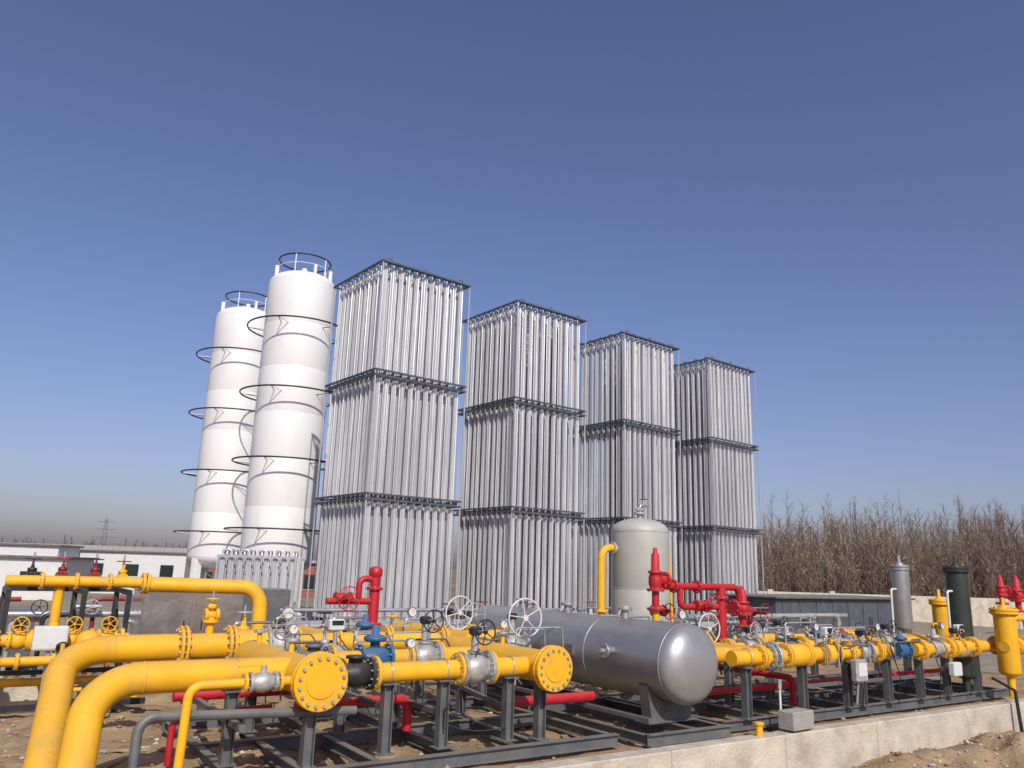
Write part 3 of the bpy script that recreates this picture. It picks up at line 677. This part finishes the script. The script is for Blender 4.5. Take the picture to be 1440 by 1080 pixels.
# ------------------------------------------------------------------ middle-distance lines
mb=MB()
mb.cyl((4.7,14,1.30),(11.6,14,1.30),.035,PIPG)
for p in (4.9,6.2,7.6,9.0,10.4,11.5): mb.cyl((p,14,-.05),(p,14,1.30),.03,PIPG,8)
mb.cyl((5,14.9,.95),(14,14.9,.95),.07,PIPG); mb.cyl((3,13.2,.6),(11,13.2,.6),.09,YEL); mb.cyl((9,11.4,.75),(16,11.4,.75),.08,CAST); mb.cyl((12,14.4,1.1),(22,14.4,1.1),.06,PIPG)
for p in (5.6,7.0,8.4,9.8,11.8,13): mb.cyl((p,14.9,-.05),(p,14.9,.95),.05,STEEL,8)
for p in (6.4,8.1,10.1,12.5): flange(mb,(p,14.9,.95),PX,.13,CAST,.05,8)
mb.build('steel_pipe_run')
for p,q,z,m in ((6.3,14.9,.95,CAST),(8.6,14.9,.95,CAST),(10.8,14.9,.95,CAST),(13.2,11.4,.75,CAST),(14.5,11.4,.75,CAST),(13.6,14.4,1.1,YEL),(16.2,14.4,1.1,CAST),(5.2,13.2,.6,YEL),(8.8,13.2,.6,YEL)):
    gate_valve('gate_valve',(p,q,z),'p',.07,.28,m,random.choice([BLK,DRED,CAST]),.24,ht=.42)
mb=MB()
mb.tube([(9,12.2,.95),(11,12.2,.95),(11.2,12.2,.95)],.1,YEL); mb.cyl((7.2,12.6,.95),(9,12.6,.95),.1,YEL)
for p in (9.3,9.75,10.5): fpair(mb,(p,12.2,.95),PX,.17,YEL,8)
mb.tube([(12.5,11.9,1.1),(14.8,11.9,1.1),(14.8,11.9,.3)],.09,CAST,bend=.2); mb.tube([(14.9,13,1.2),(19.5,13,1.2),(19.5,13,.1)],.06,CAST,bend=.2)
mb.build('crossover_pipe')
mb=MB()
for p in (15.5,18.3,21): mb.ibeam((p,13,.0),(p,13,1.15),.08,.08,STEEL)
for z in (.5,1.25): mb.cyl((12.8,15.6,z),(27,15.6,z),.022,PIPG,8)
for i in range(12): mb.cyl((12.8+i*1.29,15.6,-.05),(12.8+i*1.29,15.6,1.25),.022,PIPG,8)
mb.build('guard_railing')
for i in range(4): gate_valve('gate_valve',(7.5+i*3.6,17.5,.8),'p',.09,.3,CAST,DRED,.3,ht=.5)
mb=MB(); mb.cyl((5,17.5,.8),(20,17.5,.8),.08,PIPG)
for p in (6,9,12,15,18): mb.cyl((p,17.5,-.06),(p,17.5,.8),.05,STEEL,8)
mb.build('vaporizer_supply_pipe')

# ------------------------------------------------------------------ left pipe rack
mb=MB()
mb.tube([(2.4,13.6,1.72),(4.12,13.3,1.70),(4.12,13.2,.6)],.115,YEL,bend=.3,seg=22)
mb.tube([(.55,13.6,1.74),(2.45,13.6,1.74)],.08,YEL,seg=18); fpair(mb,(2.4,13.6,1.73),PX,.16,YEL,8)
for p in (1.0,1.45,1.9): flange(mb,(p,13.6,1.74),PX,.13,YEL,.04,8)
mb.tube([(1.25,13.7,1.7),(1.25,13.7,1.05),(1.25,13.4,1.0),(1.25,12.9,1.0)],.07,YEL,bend=.15)
mb.tube([(-.2,13.2,.95),(2.2,13.2,.95)],.08,YEL,seg=18)
mb.tube([(-.2,12.75,.72),(1.0,12.75,.72),(2.3,12.75,.72),(2.3,12.75,.2)],.06,YEL,seg=16,bend=.15)
for p in (.15,.8,1.9): flange(mb,(p,12.75,.72),PX,.11,YEL,.04,8)
for p in (.1,.55,.95,1.7,2.1): flange(mb,(p,13.2,.95),PX,.15,YEL,.05,8)
mb.lathe((1.65,13.0,.92),QX,[(0,-.2),(.1,-.18),(.17,-.1),(.17,.15),(.1,.2)],YEL,18)
mb.tube([(1.3,12.6,.95),(1.3,12.6,.35),(1.6,12.6,.35)],.03,YEL,bend=.08,seg=8)
mb.tube([(.3,13.2,.95),(.3,13.2,.4),(2.4,13.2,.4)],.06,YEL)
mb.build('yellow_manifold_pipe')
mb=MB()
for p in (.6,1.55,2.15):
    for q in (13.3,14.5): mb.bar((p,q,-.1),(p,q,1.62),.07,.07,BLK)
    mb.bar((p,13.3,1.6),(p,14.5,1.6),.07,.07,BLK); mb.bar((p,13.35,.3),(p,14.45,1.5),.04,.04,BLK)
mb.bar((.6,14.5,1.6),(2.15,14.5,1.6),.07,.07,BLK); mb.bar((-.3,13.0,.55),(2.5,13.0,.55),.06,.06,BLK); mb.bar((-.3,13.0,.1),(2.5,13.0,.1),.08,.08,BLK)
mb.build('pipe_rack_frame')
for p,q,z,m,wm in ((1.3,14.2,1.8,DRED,RED),(1.75,14.2,1.8,DRED,BLK),(.9,14.3,1.78,BLK,BLK),(2.15,14.2,1.78,YEL,RED)): gate_valve('gate_valve',(p,q,z),'q',.05,.22,m,wm,.2,ht=.27)
for p in (.35,.8,1.45,1.9): ball_valve('ball_valve',(p,13.2,.95),'p',.08,.26,YEL,RED if p<.5 else YEL,.2,up=.22,off=.15)
for p in (.5,1.3): ball_valve('ball_valve',(p,12.75,.72),'p',.055,.2,CAST if p<1 else YEL,BLK,.15,up=.17,off=.12)
red_wheel_valve((.2,13.4,1.35),.22)
mb=MB(); mb.box((1.16,12.9,1.0),(.42,.18,.32),WBX,bev=.015); mb.box((1.16,12.805,1.0),(.36,.006,.26),WBX); mb.bar((1.16,12.9,.0),(1.16,12.9,.84),.05,.05,PIPG); mb.build('junction_box')
mb=MB(); mb.box((3.5,15.5,.95),(1.7,1.0,1.25),INOX,bev=.02); mb.box((3.5,15.5,1.6),(1.8,1.1,.05),INOX,bev=.01)
for p in (2.66,3.5): mb.box((p+.41,14.99,.95),(.78,.02,1.1),INOX,bev=.005)
for p in (3.35,3.65): mb.box((p,14.97,1.0),(.02,.03,.15),BLK)
for p in (2.75,4.25): mb.box((p,15.5,.15),(.1,.9,.35),STEEL)
mb.build('stainless_control_cabinet')
mb=MB(); mb.box((5.0,16.2,.85),(1.0,.8,1.5),STEEL,bev=.02); mb.box((5.0,15.79,.85),(.9,.02,1.35),STEEL); mb.build('grey_electric_cabinet')
mb=MB()
for k in range(14):
    p=-2.5+k*.42; mb.tube([(p,16+.3*(k%3),-.05),(p,16+.3*(k%3),1.0+.12*(k%4)),(p+.5,16+.3*(k%3),1.0+.12*(k%4))],.04,[CAST,BLK,PIPG,DRED][k%4],bend=.12,seg=8)
mb.cyl((-3,16.5,1.1),(3,16.5,1.1),.06,PIPG); mb.cyl((-3,17.0,.6),(3,17.0,.6),.07,CAST)
for k in range(6): wheel(mb,(-2+k*.8,15.9,1.25),QX,.24,[RED,BLK,CAST][k%3])
mb.build('pump_skid_piping')
mb=MB(); mb.box((-.6,18.5,.75),(1.3,.9,1.5),WBX,bev=.02); mb.box((.9,18.8,.55),(.9,.8,1.1),STEEL,bev=.02); mb.box((-2.6,19.2,.85),(1.6,1.1,1.7),BAND,bev=.02); mb.box((-.6,18.04,.8),(1.1,.02,1.2),WBX,bev=.004); mb.build('electrical_cabinets')

# ------------------------------------------------------------------ background structures
mb=MB(); mb.box((23.6,16.5,.65),(7.2,2.3,1.75),BAND,bev=.02); mb.box((23.6,16.5,1.56),(7.5,2.6,.07),STEEL,bev=.02)
for i in range(9): mb.box((20.3+i*.82,15.335,.65),(.03,.03,1.6),STEEL)
mb.build('grey_metal_shed')
mb=MB()
for i in range(30): mb.box((-20+i*4.0,0,.3),(3.97,.24,2.0),CON,bev=.01); mb.box((-18+i*4.0,-.0,.36),(.34,.34,2.14),CON,bev=.01)
mb.build('boundary_wall',rz=0,recentre=False,loc=(35,52,0))
mb=MB()
mb.box((0,0,3.25),(64,12,.7),CONG); mb.box((0,3.5,1.2),(63,4.9,3.3),CONG)
for i in range(17): mb.box((-31+i*3.87,-5.4,1.1),(.45,.5,3.6),CONG)
for i in range(16):
    if i%3!=1: mb.box((-29.1+i*3.87,-5.2,.3),(3.3,.25,1.9),CON)
    mb.box((-29.1+i*3.87,.98,1.9),(1.6,.08,1.1),GLS)
for i in range(24): mb.bar((-31+i*2.6,-4,3.6),(-31+i*2.6,-4,3.6+random.uniform(.3,1.3)),.12,.12,STEEL)
mb.build('concrete_building',rz=.06,recentre=False,loc=(-66,108,0))
mb=MB(); mb.box((0,0,1.4),(16,5,4.0),BRK); mb.box((0,0,3.5),(16.6,5.6,.25),CONG)
for i in range(5): mb.box((-6+i*3,-2.52,1.8),(1.3,.06,1.2),GLS); mb.box((-6+i*3,-2.54,1.14),(1.5,.1,.08),CONG)
mb.build('brick_building',rz=.1,recentre=False,loc=(-20,72,-1.2))
for (x,y,w_,h_) in ((-27,42,9,2.6),(-38,58,12,3.4),(-30,66,8,3.2)):
    mb=MB(); mb.box((0,0,h_/2),(w_,4,h_),WBX); mb.box((0,0,h_+.06),(w_+.4,4.4,.12),STEEL)
    for i in range(3): mb.box((-w_*.33+i*w_*.33,-2.02,h_*.58),(1,.06,.9),GLS)
    mb.build('site_cabin',rz=.15,recentre=False,loc=(x,y,-.64))
mb=MB(); H=36
for sx in (-1,1):
    for sy in (-1,1): mb.bar((sx*3,sy*3,0),(sx*.5,sy*.5,H),.3,.3,STEEL)
for k in range(9):
    z0=k*4;z1=z0+4;w0=3-2.5*z0/H;w1=3-2.5*z1/H
    for sy in (-1,1): mb.bar((-w0,sy*w0,z0),(w1,sy*w1,z1),.18,.18,STEEL); mb.bar((w0,sy*w0,z0),(-w1,sy*w1,z1),.18,.18,STEEL)
for z,w in ((24,7),(29,6),(34,5)): mb.bar((-w,0,z),(w,0,z),.35,.35,STEEL)
mb.build('electricity_pylon',rz=.5,recentre=False,loc=(-262,520,-9))
# ------------------------------------------------------------------ winter trees
def spike(vs,fs,a,b,r0,r1,sides=3):
    ax,u,v=frame(b-a); o=len(vs)
    for p,r in ((a,r0),(b,r1)):
        for k in range(sides):
            an=2*math.pi*k/sides; vs.append(p+u*(r*math.cos(an))+v*(r*math.sin(an)))
    for k in range(sides): fs.append((o+k,o+(k+1)%sides,o+sides+(k+1)%sides,o+sides+k))
def grove(name,items,k_=1.0):
    mb=MB(); vs=[];fs=[];tv=[];tf=[];lv=[];lf=[]
    for X,Y,H,spread,leafy in items:
        b=Vector((X,Y,-.7)); lean=Vector((random.uniform(-.5,.5),random.uniform(-.5,.5),0))
        top=b+lean+ZX*H; spike(vs,fs,b,top,.075*k_,.015*k_)
        nb=15
        for k in range(nb):
            f_=.25+.72*(k+random.random()*.7)/nb; s=b+(top-b)*f_; a=random.random()*6.28; l=((1-f_)*.42*H+.5)*random.uniform(.6,1.05)
            d=Vector((math.cos(a)*spread,math.sin(a)*spread,1)).normalized(); e=s+d*l; spike(vs if k%2 else tv,fs if k%2 else tf,s,e,.03*k_,.009*k_)
            for w in range(3):
                s2=s+(e-s)*random.uniform(.3,.95); a2=random.random()*6.28; e2=s2+Vector((math.cos(a2)*.7,math.sin(a2)*.7,random.uniform(.5,1)))*random.uniform(.3,.9); spike(tv,tf,s2,e2,.012*k_,.006*k_)
            if random.random()<leafy:
                for w in range(3):
                    c=s+(e-s)*random.uniform(.5,1)+Vector((random.uniform(-.3,.3),random.uniform(-.3,.3),random.uniform(-.1,.2))); h=random.uniform(.04,.09)*k_; o=len(lv)
                    r1=Vector((random.uniform(-1,1),random.uniform(-1,1),random.uniform(-1,1))).normalized()*h; r2=r1.orthogonal().normalized()*h
                    lv+= [c-r1,c+r2,c+r1,c-r2]; lf.append((o,o+1,o+2,o+3))
    mb.add(vs,fs,BARK); mb.add(tv,tf,BARK2); mb.add(lv,lf,LEAF); mb.build(name,rz=0,recentre=False)
items=[]
for t in range(900):
    Y=random.uniform(66,98); X=random.uniform(16,Y*.9)
    prof=.86+.35*noise.noise(Vector((X*.11,Y*.05,0)))+.16*min(1,(X-20)/25)
    items.append((X,Y,random.uniform(6.0,9.6)*prof*(Y/80),random.uniform(.3,.7),.45 if noise.noise(Vector((X*.15,Y*.1,4)))>0 else .1))
for t in range(30):
    Y=random.uniform(70,95); X=random.uniform(26,Y*.8); items.append((X,Y,random.uniform(9.6,11.6)*Y/82,.55,.7))
for t in range(260):
    Y=random.uniform(64,70); X=random.uniform(16,62); items.append((X,Y,random.uniform(2.5,5.5),random.uniform(.5,.9),.2))
grove('distant_winter_trees',items)
items=[(random.uniform(-260,-20),random.uniform(180,240),random.uniform(4.5,7.5),.7,.3) for t in range(260)]
grove('distant_winter_trees',items,2.5)

# ------------------------------------------------------------------ camera, light, sky
cam=bpy.data.cameras.new('camera'); co=bpy.data.objects.new('camera',cam); scene.collection.objects.link(co)
cam.sensor_width=36; cam.lens=36*1100/1440; cam.clip_end=6000; cam.clip_start=.05
pt=math.radians(13.4); rl=math.radians(1.8)
fwd=Vector((0,math.cos(pt),math.sin(pt))); up0=Vector((0,-math.sin(pt),math.cos(pt))); rt0=Vector((1,0,0))
rt=rt0*math.cos(rl)+up0*math.sin(rl); up=up0*math.cos(rl)-rt0*math.sin(rl)
M=Matrix((rt,up,-fwd)).transposed().to_4x4(); M.translation=Vector((0,0,2.1)); co.matrix_world=M
scene.camera=co
el=math.radians(38); hd=Vector((.30,-.954,0)).normalized()
sd=hd*math.cos(el)+ZX*math.sin(el)
sl=bpy.data.lights.new('sun','SUN'); sl.energy=3.9; sl.angle=math.radians(.53); sl.color=(1,.95,.87)
so=bpy.data.objects.new('sun',sl); scene.collection.objects.link(so); so.rotation_euler=sd.to_track_quat('Z','Y').to_euler(); so.location=(10,-20,30)
w=bpy.data.worlds.new('World'); scene.world=w; w.use_nodes=True; nt=w.node_tree
bg=nt.nodes['Background']; sk=nt.nodes.new('ShaderNodeTexSky'); sk.sky_type='NISHITA'; sk.sun_disc=False
sk.sun_elevation=el; sk.sun_rotation=math.atan2(hd.x,hd.y); sk.air_density=1.05; sk.dust_density=1.9; sk.ozone_density=3.0; sk.altitude=50
mul=nt.nodes.new('ShaderNodeMixRGB'); mul.blend_type='MULTIPLY'; mul.inputs['Fac'].default_value=1; mul.inputs['Color2'].default_value=(1.02,.91,1.10,1)
nt.links.new(sk.outputs['Color'],mul.inputs['Color1']); nt.links.new(mul.outputs['Color'],bg.inputs['Color']); bg.inputs['Strength'].default_value=.1
scene.view_settings.view_transform='Standard'; scene.view_settings.look='None'; scene.view_settings.exposure=0
